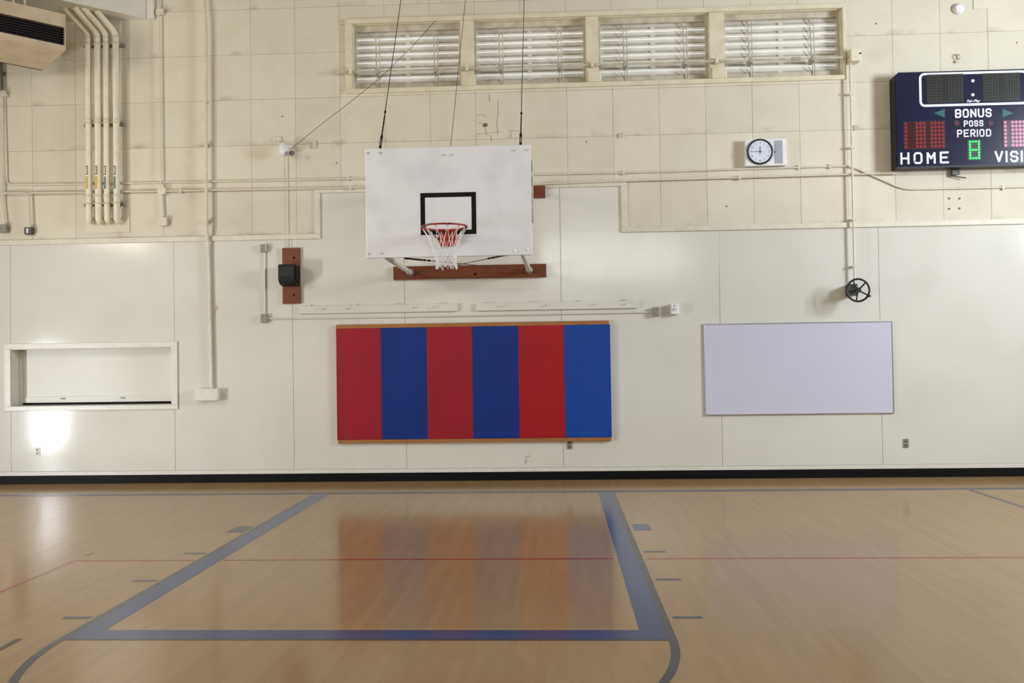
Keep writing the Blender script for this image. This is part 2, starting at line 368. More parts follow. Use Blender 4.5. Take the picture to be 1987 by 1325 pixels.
# ---- smooth painted boards of the lower wall, butt joints between them
def panel(x0, x1, z0, z1):
    g_ = .004; obj('wall_panel', U().box(x0+g_/2, x1-g_/2, 0, T0, z0, z1, .0015), 'lower_wall', wall)
jx = [XL, -6.294, -4.011, -2.385, -.863, 1.229, 3.312, 5.376, 7.44, 9.5, XR]
for a, c in zip(jx, jx[1:]):
    if c <= -4.0 and a >= -6.3:                            # the hatch board
        panel(a, c, 0, HZ0); panel(a, c, HZ1, RAIL); continue
    panel(a, c, 0, RAIL)
for a, c in ((STEP_X0, -.863), (-.863, 1.229), (1.229, STEP_X1)): panel(a, c, RAIL, STEP_Z)
obj('hatch_edge', U().box(HX1+.006, -4.011, 0, T0, HZ0, HZ1), 'lower_wall', wall)
# ---- moulding between tiles and boards
tr = thing('trim_1', (0, 0, RAIL), None, None, kind='structure')
MW = .07
def mould(x0, x1, z0, z1): obj('moulding', U().box(x0, x1, -.024, .004, z0, z1, .006), 'trim_paint', tr)
mould(XL, STEP_X0+.06, RAIL-.03, RAIL+MW-.03); mould(STEP_X0-.01, STEP_X0+.06, RAIL+MW-.03, STEP_Z-.05); mould(STEP_X0-.01, STEP_X1+.01, STEP_Z-.05, STEP_Z+.01)
mould(STEP_X1-.06, STEP_X1+.01, RAIL+MW-.03, STEP_Z-.05); mould(STEP_X1-.06, XR, RAIL-.03, RAIL+MW-.03)
obj('baseboard_front', U().box(XL, XR, -.014, .0, 0, .112, .003), 'rubber', kind='structure')
b2 = U(); b2.box(XL, XR, -.012, 0, .112, .165, .004); obj('trim_2', b2, 'white_trim', kind='structure')
obj('caulk_line', U().box(XL, XR, -.0125, -.0002, .165, .1705), 'scuff', wall)
# scuffs and cracks
ck = U()
for ln in ([(966,196),(966.5,222),(964,238),(966,262)], [(949,183),(950,197)], [(924,224),(938,222),(945,228)], [(928,238),(941,240),(944,262)], [(925,260),(950,258),(972,255)], [(952,262),(954,274)], [(985,253),(1008,254)], [(992,256),(990,268)]):
    ck.tube([PW(x, y, -.001) for x, y in ln], .0018, 5)
ck.prism([(PW(*q).x, PW(*q).z) for q in ((938,240),(944,238),(947,244),(940,247),(936,244))], 'y', -.003, .002)
obj('crack', ck, 'grime', wall)
sc = U()
for a, b_ in (((1029,884),(1019,886)), ((1022,889),(1019,900))):
    p0, p1 = PW(*a), PW(*b_); sc.tube([(p0.x, -.0008, p0.z), (p1.x, -.0008, p1.z)], .006, 6)
obj('scuff', sc, 'scuff', wall)
for px, py in ((1842,385),(1862,385),(1842,405),(1862,404),(1410,400),(1138,275),(653,316),(548,226),(403,200),(1700,46),(1973,83)):
    q = PW(px, py); obj('bolt_hole', U().disc((q.x, -.002, q.z), (0,1,0), .012 if 1800 < px < 1900 else .009, .006, 10), 'grime', wall)
sp = PW(1913, 0); a0 = rect(1888, -40, 1937, 17)
obj('patch_board', U().box(a0[0], a0[1], -.006, .0, a0[2], a0[3], .002), 'tile', wall)
a0 = rect(166, 406, 252, 452); obj('patch_board', U().box(a0[0], a0[1], -.008, 0, a0[2], a0[3], .002), 'tile', wall)

# ---- casing and the four louvre windows
cs = thing('trim_3', ((WX0+WX1)/2, 0, WZ0), None, None, kind='structure')
OX0, OX1, OZ0, OZ1 = -1.622, 5.003, 5.205, 6.213
for nm, q in (('casing', (OX0, OX1, WZ1, OZ1)), ('casing', (OX0, WX0, WZ0+.004, WZ1)), ('casing', (WX1, OX1, WZ0+.004, WZ1))):
    obj(nm, U().box(q[0], q[1], -.03, T0, q[2], q[3], .006), 'casing', cs)
obj('sill', U().box(OX0, OX1, -.035, T1-.02, OZ0, WZ0+.004, .006), 'casing', cs)
wins = [(-1.53, -.066), (.107, 1.609), (1.773, 3.234), (3.423, 4.965)]
for (a, b_), (c, d_) in zip(wins, wins[1:]):
    mu = obj('mullion', U().box(b_, c, -.02, T1-.02, WZ0+.004, WZ1-.002, .006), 'casing', cs)
    obj('bearing_block', U().box(b_+.02, c+.03, -.05, -.015, WZ0+.0, WZ0+.15, .012), 'casing', cs)
for side in (WX0, WX1): pass
obj('reveal', U().box(WX0-.02, WX0+.006, T0-.01, T1-.01, WZ0, WZ1-.006).box(WX1-.006, WX1+.02, T0-.01, T1-.01, WZ0, WZ1-.006).box(WX0, WX1, T0-.01, T1-.01, WZ1-.006, WZ1+.02), 'casing', cs)
NS, SP = 7, .1065
levers = [(729, 842), (969, 1083), (1211, 1328), (1455, 1576)]
for i, (a, b_) in enumerate(wins):
    t = thing('window_%d' % (i+1), ((a+b_)/2, .13, WZ0), None, None, kind='structure')
    f = U(); y0, y1 = .10, .17
    f.box(a, a+.03, y0, y1, WZ0, WZ1); f.box(b_-.03, b_, y0, y1, WZ0, WZ1); f.box(a+.03, b_-.03, y0, y1, WZ1-.075, WZ1); f.box(a+.03, b_-.03, y0, y1, WZ0, WZ0+.10)
    obj('sash_frame', f, 'sash', t)
    zt = WZ1-.075; x0, x1 = a+.03, b_-.03; xm = (x0+x1)/2
    first = None
    for k in range(NS):
        z1 = zt-k*SP; z0 = z1-SP; h = SP
        def slope(zz): return .152-.032*(z1-zz)/h            # the slat leans in towards its foot
        if k < NS-1 or True:
            s_ = U()
            zb = z0+.028
            s_.hexa([(x0, slope(zb), zb), (x1, slope(zb), zb), (x1, slope(zb)+.006, zb), (x0, slope(zb)+.006, zb), (x0, slope(z1)+.006, z1+.012), (x1, slope(z1)+.006, z1+.012), (x1, slope(z1)+.012, z1+.012), (x0, slope(z1)+.012, z1+.012)])
        if first is None:
            first = so = obj('slat', s_, 'slat', t)
            lp = U().box(x0, x1, .118, .124, z0+.004, z0+.029); lip = obj('lip', lp, 'slat_lip', so)
            zs = z0+.040; ys = slope(zs)
            sl1 = obj('slot', U().box(x0+.05, xm-.035, ys-.003, ys+.004, zs, zs+.016), 'slot', so)
            sl2 = obj('slot', U().box(xm+.035, x1-.03, ys-.003, ys+.004, zs, zs+.016), 'slot', so)
            cl = obj('clip', U().box(xm-.03, xm+.03, .112, .128, z0+.02, z0+.062, .003), 'slat_lip', so)
            subs = (lip, sl1, sl2, cl)
        else:
            off = Vector((0, 0, -k*SP)); so = inst(first, t, off)
            for q in (subs if k < NS-1 else subs[1:3]): inst(q, so, (0, 0, 0)).location = q.location
    for lx in levers[i]:
        p1 = PW(lx, 0, .09); pr = PW(lx+2, 130, .05); 
        obj('lever', U().tube([(pr.x-.02, .10, WZ1-.09), (pr.x-.01, .085, WZ0+.3), (pr.x, .06, WZ0+.19), (pr.x+.01, .10, WZ0+.04)], .008, 6), 'sash', t)
        obj('lever', U().tube([(pr.x+.03, .105, WZ1-.09), (pr.x+.035, .10, WZ0+.05)], .006, 6), 'sash', t)
# ---- window gear: rod along the louvres, gearbox, shaft and handwheel
q = PW(1664, 563, -.26)
op = thing('window_operator', (PW(1655,105).x, -.1, 1.9), 'long louvre opener rod with gearbox, drop shaft and black five-spoke handwheel', 'window opener')
pa, pb = PW(645, 147, -.09), PW(1660, 104, -.09); zr = (pa.z+pb.z)/2
obj('rod', U().tube([(pa.x, -.09, zr), (pb.x, -.09, zr)], .0135, 10), 'sash', op)
for px in (680, 906, 1149, 1391):
    q = PW(px, 130, -.09); obj('rod_bracket', U().box(q.x-.018, q.x+.018, -.115, -.03, zr-.03, zr+.05, .004).tube([(q.x, -.09, zr+.03), (q.x, -.09, zr+.085)], .008, 6), 'casing', op)
for pr_ in levers:
    for lx in pr_:
        q = PW(lx+2, 130, -.08); obj('clamp', U().box(q.x-.022, q.x+.022, -.112, .09, zr-.035, zr+.03, .005), 'slot', op)
q = PW(1545, 112, -.09); obj('coupling', U().tube([(q.x-.055, -.09, zr), (q.x+.055, -.09, zr)], .024, 10), 'slot', op)
g0 = rect(1648, 93, 1664, 118, -.12)
gb = obj('gearbox', U().box(g0[0], g0[1]+.03, -.17, 0, zr-.075, zr+.095, .012), 'casing', op)
obj('oil_plug', U().disc((g0[1]+.02, -.172, zr+.02), (0,1,0), .011, .01, 10), 'dark_iron', gb)
s0, s1 = PW(1651, 130, -.07), PW(1657, 540, -.07); sxx = (s0.x+s1.x)/2
obj('drop_shaft', U().tube([(sxx, -.07, zr-.06), (sxx, -.07, s1.z-.05)], .013, 8), 'conduit', op)
for zz in (5.0, 4.3, 3.36, 2.75): obj('strap', U().box(sxx-.03, sxx+.03, -.088, 0, zz-.012, zz+.012, .003), 'conduit', op)
hw = PW(1665, 563, -.30); hx, hz = hw.x, hw.z
obj('wheel_gear', U().box(hx-.07, hx+.035, -.2, 0, hz-.06, hz+.09, .012).tube([(hx, -.2, hz), (hx, -.31, hz)], .022, 10), 'box_dark', op)
wh = U().torus((hx, -.30, hz), (0,1,0), .142, .0135, 40, 8).disc((hx, -.30, hz), (0,1,0), .034, .05, 16)
for k in range(5):
    an = math.radians(90+36+72*k-10); wh.tube([(hx, -.30, hz), (hx+.14*math.cos(an), -.30, hz+.14*math.sin(an))], .0105, 6)
hwo = obj('handwheel', wh, 'iron', op)
an = math.radians(-33); obj('crank_knob', U().tube([(hx+.142*math.cos(an), -.30, hz+.142*math.sin(an)), (hx+.15*math.cos(an), -.37, hz+.15*math.sin(an))], .014, 8), 'iron', hwo)

# ---- recessed hatch low on the wall
ht = thing('serving_hatch', ((HX0+HX1)/2, .1, HZ0), 'long white serving hatch recessed in the wall, its shutter closed', 'hatch')
fw = .088
fr = U(); fr.box(HX0-fw, HX1+fw, -.022, 0, HZ1, HZ1+fw*.85, .005).box(HX0-fw, HX1+fw, -.022, 0, HZ0-fw*.72, HZ0, .005).box(HX0-fw, HX0, -.022, 0, HZ0, HZ1, .005).box(HX1, HX1+fw, -.022, 0, HZ0, HZ1, .005)
obj('frame', fr, 'white_trim', ht)
obj('lining', U().box(HX0-.005, HX0+.006, -.004, .29, HZ0, HZ1-.006).box(HX1-.006, HX1+.005, -.004, .29, HZ0, HZ1-.006).box(HX0-.005, HX1+.005, -.004, .29, HZ1-.006, HZ1+.005), 'white_trim', ht)
obj('track', U().box(HX0+.006, HX0+.035, .16, .21, HZ0, HZ1-.006), 'white_trim', ht); obj('track', U().box(HX1-.035, HX1-.006, .16, .21, HZ0, HZ1-.006), 'white_trim', ht)
obj('dark_backing', U().box(HX0-.02, HX1+.02, .285, .31, HZ0-.03, HZ1+.03), 'rubber', ht)  # black sheet added to keep the gap under the shutter dark
sh = obj('shutter', U().box(HX0, HX1, .20, .215, HZ0+.035, HZ1-.006), 'hatch_panel', ht)
obj('shutter_rail', U().box(HX0, HX1, .185, .20, HZ0+.036, HZ0+.12, .004), 'hatch_panel', sh)
for px in (122, 238): q = PW(px, 775, .18); obj('pull', U().box(q.x-.025, q.x+.025, .165, .186, HZ0+.085, HZ0+.1, .003), 'box_grey', sh)
obj('sill', U().box(HX0+.006, HX1-.006, -.004, .29, HZ0-.01, HZ0+.008), 'box_grey', ht)

# ---- court markings painted on the floor
BY, FTY, LW = -1.0555, -1.0555-19*FT, 6*FT
BW, DK, H = .20, .05, .0012
def paint(name, b, m): return obj(name, b, m, floor)
def fbox(x0, x1, y0, y1): return U().box(x0, x1, y0, y1, .0, H)
paint('baseline', fbox(XL+1.0, XR-1.5, BY-.07, BY+.07), 'base_paint')
for s in (-1, 1):
    a, b_ = s*(LW-BW), s*(LW-DK); paint('lane_line', fbox(min(a,b_), max(a,b_), FTY+.03, BY-.07), 'blue_paint')
    a, b_ = s*(LW-DK), s*LW; paint('lane_border', fbox(min(a,b_), max(a,b_), FTY, BY-.07), 'charcoal_paint' if s > 0 else 'charcoal_paint')
    a, b_ = s*1.86, s*2.025; paint('lane_block', fbox(min(a,b_), max(a,b_), -3.53, -3.22), 'base_paint' if s < 0 else 'blue_paint')
    for y in (-4.46, -5.41, -6.38):
        a, b_ = s*1.86, s*2.04; paint('lane_mark', fbox(min(a,b_), max(a,b_), y-.024, y+.024), 'base_paint')
paint('free_throw_line', fbox(-LW+BW, LW-BW, FTY+.03, FTY+BW), 'blue_paint')
paint('free_throw_border', fbox(-LW+DK, LW-DK, FTY, FTY+.03), 'charcoal_paint')
def arc(cx, cy, r0, r1, a0, a1, n, m, nm):
    vs = []; fs = []
    for i in range(n+1):
        a = math.radians(a0+(a1-a0)*i/n); c_, s_ = math.cos(a), math.sin(a)
        vs += [(cx+r0*c_, cy+r0*s_, 0), (cx+r1*c_, cy+r1*s_, 0), (cx+r1*c_, cy+r1*s_, H), (cx+r0*c_, cy+r0*s_, H)]
    for i in range(n): 
        for k in range(4): fs.append((i*4+k, i*4+(k+1)%4, i*4+4+(k+1)%4, i*4+4+k))
    return paint(nm, U().add(vs, fs), m)
arc(0, FTY, LW-DK, LW, 180, 360, 64, 'charcoal_paint', 'free_throw_arc')
for s in (-1, 1):
    x = s*6.0; paint('three_point_line', fbox(min(x, x-s*.05), max(x, x-s*.05), BY-1.6, BY-.07), 'base_paint')
arc(0, BY-1.6, 5.95, 6.0, 180, 360, 96, 'base_paint', 'three_point_arc')
RX, RY = -2.885, -4.72
for a, c in ((RX, -LW-.02), (-LW+BW+.035, LW-BW-.035), (LW+.03, 9.2)): paint('volleyball_line', fbox(a, c, RY-.018, RY+.018), 'red_paint')
paint('volleyball_line', fbox(RX, RX+.036, -16, RY-.018), 'red_paint')
paint('volleyball_mark', fbox(RX-.0, RX+.036, -4.53, -4.41), 'red_paint')
for y in (-7.03, ): paint('lane_mark', fbox(-2.085, -2.045, y, y+.21), 'charcoal_paint')

# ---- diagonal soffit across the top corner
dv = Vector((-.733, -.680, 0)); A = Vector((-4.32, 0, 0)); tt = (XL-A.x)/dv.x; E = A+dv*tt
so = obj('ceiling_soffit', U().prism([(A.x, A.y), (E.x, E.y), (XL, .03), (A.x, .03)], 'z', 6.305, ZC), 'white_trim', kind='structure')
a0 = rect(287, -60, 301, 37); obj('end_board', U().box(a0[0], a0[1], -.04, 0, 6.30, ZC, .006), 'white_trim', so)

# ================================================================== things on the wall
# ---- basketball hoop
BX0, BX1, BZ0, BZ1, BFY = -.904, .909, 2.740, 3.940, -2.2526
hp = thing('basketball_hoop', (0, -1.2, BZ0), 'white rectangular backboard with red rim and white net on wall struts', 'basketball hoop')
bb = obj('backboard', U().box(BX0, BX1, BFY, BFY+.045, BZ0, BZ1, .006), 'backboard', hp)
a0 = rect(816, 373.5, 924, 455, BFY); lw_ = .05
bxs = U(); Y0, Y1 = BFY-.0015, BFY+.002
bxs.box(a0[0], a0[1], Y0, Y1, a0[3]-lw_, a0[3]).box(a0[0], a0[1], Y0, Y1, a0[2], a0[2]+lw_).box(a0[0], a0[0]+lw_, Y0, Y1, a0[2]+lw_, a0[3]-lw_).box(a0[1]-lw_, a0[1], Y0, Y1, a0[2]+lw_, a0[3]-lw_)
obj('target_square', bxs, 'black_paint', bb)
for px, py in ((714,297),(738,297),(861,301),(876,301),(997,292),(1022,291),(1000,486),(1025,485),(715,493),(740,492)):
    q = PW(px, py, BFY); obj('bolt', U().disc((q.x, BFY-.002, q.z), (0,1,0), .012, .008, 12), 'aluminium', bb)
obj('edge_frame', U().box(BX1-.0, BX1+.022, BFY+.01, BFY+.05, BZ0+.35, BZ1-.16, .003).box(BX0+.05, BX1-.05, BFY+.045, BFY+.085, BZ0+.06, BZ0+.12).box(BX0+.05, BX1-.05, BFY+.045, BFY+.085, BZ1-.12, BZ1-.06), 'steel_white', bb)
RYc = BFY-.385; rq = PW(862, 440, RYc); RXc, RZ, RR = 0.0, rq.z, .2375
RXc = rq.x
rim = obj('rim', U().torus((RXc, RYc, RZ), (0,0,1), RR, .0095, 56, 10), 'rim_red', hp)
pxm = (PW(852,450,BFY).x+PW(886,450,BFY).x)/2
zp1, zp0 = RZ+.0, PW(869, 478, BFY).z
pl = U().prism([(pxm-.098, zp1), (pxm-.098, zp0+.05), (pxm-.075, zp0), (pxm+.075, zp0), (pxm+.098, zp0+.05), (pxm+.098, zp1)], 'y', BFY-.035, BFY)
pl.box(pxm-.098, pxm-.078, BFY-.16, BFY-.03, RZ-.02, RZ+.005).box(pxm+.078, pxm+.098, BFY-.16, BFY-.03, RZ-.02, RZ+.005).box(pxm-.098, pxm+.098, BFY-.16, BFY, RZ-.004, RZ+.006)
obj('mounting_plate', pl, 'plate_red', hp)
for s in (-1, 1):
    obj('rim_brace', U().tube([(RXc+s*.222, RYc+.08, RZ-.004), (pxm+s*.09, BFY-.02, zp0+.07)], .008, 8), 'rim_red', hp)
NN = 12
for k in range(NN):
    a = 2*math.pi*(k+.5)/NN; c_, s_ = math.cos(a), math.sin(a)
    obj('net_hook', U().tube([(RXc+RR*c_-.012*s_, RYc+RR*s_+.012*c_, RZ-.008), (RXc+(RR-.004)*c_, RYc+(RR-.004)*s_, RZ-.026), (RXc+RR*c_+.012*s_, RYc+RR*s_-.012*c_, RZ-.008)], .003, 5), 'rim_red', rim)
net = U()
prof = [(.232, -.022), (.150, -.205), (.124, -.262), (.108, -.318), (.102, -.372), (.112, -.425)]
def node(i, k):
    a = 2*math.pi*(k+.5+(.5 if i % 2 else 0))/NN; r_, z_ = prof[i]
    jit = random.Random(i*31+k % NN)
    return Vector((RXc+.02*(i/5)+r_*math.cos(a), RYc+r_*math.sin(a), RZ+z_+jit.uniform(-.006, .006)*(i > 0)-(.015 if i == 5 and k % 3 == 0 else 0)))
for i in range(5):
    for k in range(NN):
        o2 = 1 if i % 2 else 0
        for k2 in ((k-1+o2) % NN, (k+o2) % NN):
            p0, p1 = node(i, k), node(i+1, k2); mid = (p0+p1)/2
            if i == 0: mid += Vector((mid.x-RXc, mid.y-RYc, 0))*-.10
            net.tube([p0, mid, p1], .0034, 5, cap=False)
for i in range(1, 6):
    for k in range(NN):
        p0 = node(i, k); net.tube([p0+Vector((0,0,.009)), p0-Vector((0,0,.009))], .005, 6)
obj('net', net, 'net', hp)
# struts from the back of the board to the planks on the wall
zl = PW(800, 528, -.06).z; zu = PW(1045, 371, -.06).z
for (px, py, wx, wy, z_) in ((752, 504, 797, 529, None), (1013, 494, 1027, 524, None)):
    p0 = PW(px, py, BFY+.08); p1 = PW(wx, wy, -.07)
    stb = obj('strut', U().tube([p0+Vector((0,0,.02)), p1], .030, 12), 'steel_white', hp)
    obj('flange', U().disc((p1.x, -.065, p1.z), (0,1,0), .05, .02, 12).box(p1.x-.045, p1.x+.045, -.13, -.056, p1.z-.03, p1.z+.03, .008), 'galvanised', stb)
    stu = obj('strut', U().tube([(p0.x, BFY+.08, BZ1-.25), (p1.x, -.07, zu)], .030, 12), 'steel_white', hp)
    obj('flange', U().disc((p1.x, -.065, zu), (0,1,0), .075, .02, 12), 'galvanised', stu)
# suspension cables
for k, (x, ytop, ztop, yat, rr) in enumerate(((-.746, -.70, 6.18, BFY+.03, .0048), (.034, -.28, 6.318, BFY+.03, .0034), (.80, -.16, 6.339, BFY+.03, .0048))):
    p0 = Vector((x, yat, BZ1-.01)); p1 = Vector((x, ytop, ztop)); dr = (p1-p0); dr /= dr.z; top = p0+dr*(ZC-BZ1+.01)
    if top.y > -.01: top = p0+(p1-p0)*((-.01-p0.y)/(p1.y-p0.y))
    cbl = obj('suspension_cable', U().tube([p0, top], rr, 6), 'cable', hp)
    if k != 1:
        d1 = (top-p0).normalized(); tb = U()
        for s in (-1, 1): tb.tube([p0+d1*.03+Vector((s*.011,0,0)), p0+d1*.22+Vector((s*.011,0,0))], .004, 6)
        tb.tube([p0+d1*.0, p0+d1*.06], .013, 8).tube([p0+d1*.18, p0+d1*.24], .012, 8)
        for f_ in (.27, .34, .42, .47): tb.torus(p0+d1*f_, (1,0,.3), .014, .005, 12, 6)
        tb.tube([p0+d1*.27, p0+d1*.56], .008, 6).tube([p0+d1*.60, p0+d1*.63], .012, 8)
        obj('turnbuckle', tb, 'dark_iron', cbl)
# cross bracing below the board
for (a, b_) in (((785, 501), (1020, 524)), ((985, 494), (806, 531))):
    p0, p1 = PW(*a, BFY+.1), PW(*b_, -.08); cbr = obj('brace_cable', U().tube([p0, p1], .0045, 6), 'cable', hp)
    d1 = (p1-p0).normalized(); tb = U().tube([p0+d1*.08, p0+d1*.3], .011, 6)
    for f_ in (.02, .05, .34, .42): tb.torus(p0+d1*f_, (0,.3,1), .018, .005, 12, 6)
    obj('turnbuckle', tb, 'dark_iron', cbr)
# planks the struts bolt to
a0 = rect(763, 514.5, 1060, 540, -.05)
mb = obj('mounting_plank', U().box(a0[0], a0[1], -.05, 0, a0[2], a0[3], .003), 'plywood_brown', label='long brown plank bolted to the wall under the backboard', cat='plank')
for px in (922,): q = PW(px, 532, -.05); obj('knot', U().disc((q.x, -.0505, q.z), (0,1,0), .018, .004, 12), 'rubber', mb)
a1 = rect(763, 363.5, 1058, 386.5, -.05)
obj('mounting_plank', U().box(a1[0], a1[1], -.05, 0, a1[2], a1[3], .003), 'plywood_brown', label='brown plank on the wall hidden behind the backboard, one end showing', cat='plank')

# ---- wall pads and their battens
pxs = [651.5, 738.5, 827.5, 916, 1005.5, 1094.5, 1184.5]
xs = [(PW(x, 640, -.05).x+PW(x+2.5, 850, -.05).x)/2 for x in pxs]
a0 = rect(652, 633.5, 1184, 851, -.05)
padinfo = [('pad_red', 'crimson wall pad at the end of the row nearest the grey conduit boxes'), ('pad_blue', 'dark blue wall pad between the end crimson pad and the middle crimson pad'),
           ('pad_red', 'crimson wall pad with dark blue pads on both sides'), ('pad_blue', 'dark blue wall pad between a crimson pad and the scarlet pad'),
           ('pad_scarlet', 'scarlet wall pad next to the bright blue pad'), ('pad_bright_blue', 'bright blue wall pad at the end of the row nearest the whiteboard')]
for k in range(6):
    wpb = U().box(xs[k]+.0008, xs[k+1]-.0008, -.05-.002*(k in (4, 5)), 0, a0[2], a0[3], .005)
    obj('wall_pad', wpb, padinfo[k][0], label=padinfo[k][1], cat='wall pad', group='row of red and blue wall pads')
obj('batten', U().box(xs[0], xs[6]-.015, -.045, 0, a0[3], a0[3]+.052, .003), 'batten', label='narrow wood batten along the top of the wall pads', cat='batten')
obj('batten', U().box(xs[0]+.01, xs[6]-.01, -.045, 0, a0[2]-.05, a0[2], .003), 'batten', label='narrow wood batten along the foot of the wall pads', cat='batten')

# ---- whiteboard
a0 = rect(1366, 625.5, 1734, 804, -.02)
wb = thing('whiteboard', ((a0[0]+a0[1])/2, -.01, a0[2]), 'large blank whiteboard with a thin metal frame', 'whiteboard')
obj('board', U().box(a0[0]+.008, a0[1]-.008, -.016, 0, a0[2]+.008, a0[3]-.008), 'whiteboard', wb)
fr = U(); e = .013
fr.box(a0[0], a0[1], -.022, 0, a0[3]-e, a0[3], .002).box(a0[0], a0[1], -.024, 0, a0[2], a0[2]+e, .002).box(a0[0], a0[0]+e, -.022, 0, a0[2]+e, a0[3]-e, .002).box(a0[1]-e, a0[1], -.022, 0, a0[2]+e, a0[3]-e, .002)
obj('frame', fr, 'aluminium', wb)

# ---- scoreboard
SD = -.21; SX0 = PW(1738.5, 235, SD).x; SXc = PW(1889, 235, SD).x; SX1 = 2*SXc-SX0
SZ0, SZ1 = (PW(1740,326,SD).z+PW(1985,321,SD).z)/2, (PW(1740,140,SD).z+PW(1985,134,SD).z)/2
sb = thing('scoreboard', (SXc, -.1, SZ0), 'navy electric scoreboard with white lettering and a lit green digit', 'scoreboard')
c_ = .045
poly = [(SX0, SZ0), (SX1, SZ0), (SX1, SZ1-c_), (SX1-c_, SZ1), (SX0+c_, SZ1), (SX0, SZ1-c_)]
cab = obj('cabinet', U().prism(poly, 'y', SD+.006, -.012), 'navy_side', sb)
poly2 = [(SX0+.004, SZ0+.022), (SX1-.004, SZ0+.022), (SX1-.004, SZ1-c_), (SX1-c_, SZ1-.003), (SX0+c_, SZ1-.003), (SX0+.004, SZ1-c_)]
obj('face', U().prism(poly2, 'y', SD, SD+.008), 'navy', sb)
for x in (SX0+.3, SX1-.36): obj('standoff', U().box(x, x+.06, -.02, -.001, SZ0+.1, SZ1-.1), 'navy_side', sb)
FZ = SD-.0025
def SR(x0, y0, x1, y1): return rect(x0, y0, x1, y1, SD)
GL = {'H': [[(0,0),(0,1)],[(1,0),(1,1)],[(0,.5),(1,.5)]], 'O': [[(0,.2),(0,.8),(.2,1),(.8,1),(1,.8),(1,.2),(.8,0),(.2,0),(0,.2)]],
 'M': [[(0,0),(0,1),(.5,.42),(1,1),(1,0)]], 'E': [[(1,1),(0,1),(0,0),(1,0)],[(0,.5),(.8,.5)]], 'V': [[(0,1),(.5,0),(1,1)]], 'I': [[(.5,0),(.5,1)]],
 'S': [[(1,.8),(.8,1),(.2,1),(0,.82),(0,.68),(.2,.52),(.8,.48),(1,.32),(1,.18),(.8,0),(.2,0),(0,.2)]], 'T': [[(0,1),(1,1)],[(.5,1),(.5,0)]],
 'B': [[(0,0),(0,1),(.8,1),(1,.86),(1,.64),(.8,.5),(0,.5)],[(.8,.5),(1,.36),(1,.14),(.8,0),(0,0)]], 'N': [[(0,0),(0,1),(1,0),(1,1)]],
 'U': [[(0,1),(0,.2),(.2,0),(.8,0),(1,.2),(1,1)]], 'P': [[(0,0),(0,1),(.8,1),(1,.85),(1,.6),(.8,.45),(0,.45)]], 'D': [[(0,0),(0,1),(.75,1),(1,.8),(1,.2),(.75,0),(0,0)]],
 'R': [[(0,0),(0,1),(.8,1),(1,.85),(1,.6),(.8,.45),(0,.45)],[(.45,.45),(1,0)]]}
def word(txt, x0, x1, z0, z1, t, gap=.35):
    b = U(); ws = [.16 if ch == 'I' else 1 for ch in txt]; n = len(txt)
    unit = (x1-x0)/(sum(ws)+gap*(n-1)); x = x0; cnt = 0
    for ch, w_ in zip(txt, ws):
        cw = unit*w_
        for ln in GL[ch]:
            P = [(x+t/2+q[0]*(cw-t) if w_ == 1 else x+cw/2, z0+t/2+q[1]*(z1-z0-t)) for q in ln]
            for i, (p0, p1) in enumerate(zip(P, P[1:])):
                d0 = Vector((p1[0]-p0[0], p1[1]-p0[1])); l_ = d0.length; d0 /= l_; nn = Vector((-d0.y, d0.x))*t/2
                e0 = d0*t*.5 if i == 0 else d0*t*.2; e1 = d0*t*.5 if i == len(P)-2 else d0*t*.2
                if P[0] == P[-1]: e0 = e1 = d0*t*.2
                v0, v1 = Vector(p0)-e0, Vector(p1)+e1; cnt += 1; off = .00025*(cnt % 7)
                b.prism([tuple(v0-nn), tuple(v1-nn), tuple(v1+nn), tuple(v0+nn)], 'y', FZ-off, SD+.001)
        x += cw+unit*gap
    return b
a0 = SR(1747, 295, 1841, 318); obj('lettering', word('HOME', *a0, .0255, .45), 'sign_white', sb, label='white letters reading HOME')
a0 = SR(1930, 292, 2049, 314); obj('lettering', word('VISITOR', *a0, .0255, .32), 'sign_white', sb, label='white letters reading VISITOR')
a0 = SR(1853, 211, 1924, 228); obj('lettering', word('BONUS', *a0, .020, .22), 'sign_white', sb, label='white letters reading BONUS')
a0 = SR(1870, 233.5, 1908, 245.5); obj('lettering', word('POSS', *a0, .014, .25), 'sign_white', sb, label='white letters reading POSS')
a0 = SR(1857, 251, 1923, 265.5); obj('lettering', word('PERIOD', *a0, .015, .3), 'sign_white', sb, label='white letters reading PERIOD')
tc = bpy.data.curves.new('maker', 'FONT'); tc.body = 'Fair-Play'; tc.size = .048; tc.align_x = 'CENTER'; tc.shear = .3; tc.extrude = .0006; tc.offset = .0009
to = bpy.data.objects.new('maker', tc); C.objects.link(to)
dg = bpy.context.evaluated_depsgraph_get(); tm = bpy.data.meshes.new_from_object(to.evaluated_get(dg)); bpy.data.objects.remove(to)
tb = U(); q = SR(1874, 192, 1902, 199)
tb.add([Vector(((q[0]+q[1])/2+v.co.x, FZ-.0+v.co.z*-1, q[2]+.005+v.co.y)) for v in tm.vertices], [list(f.vertices) for f in tm.polygons])
obj('lettering', tb, 'sign_white', sb, label='small slanted maker lettering')
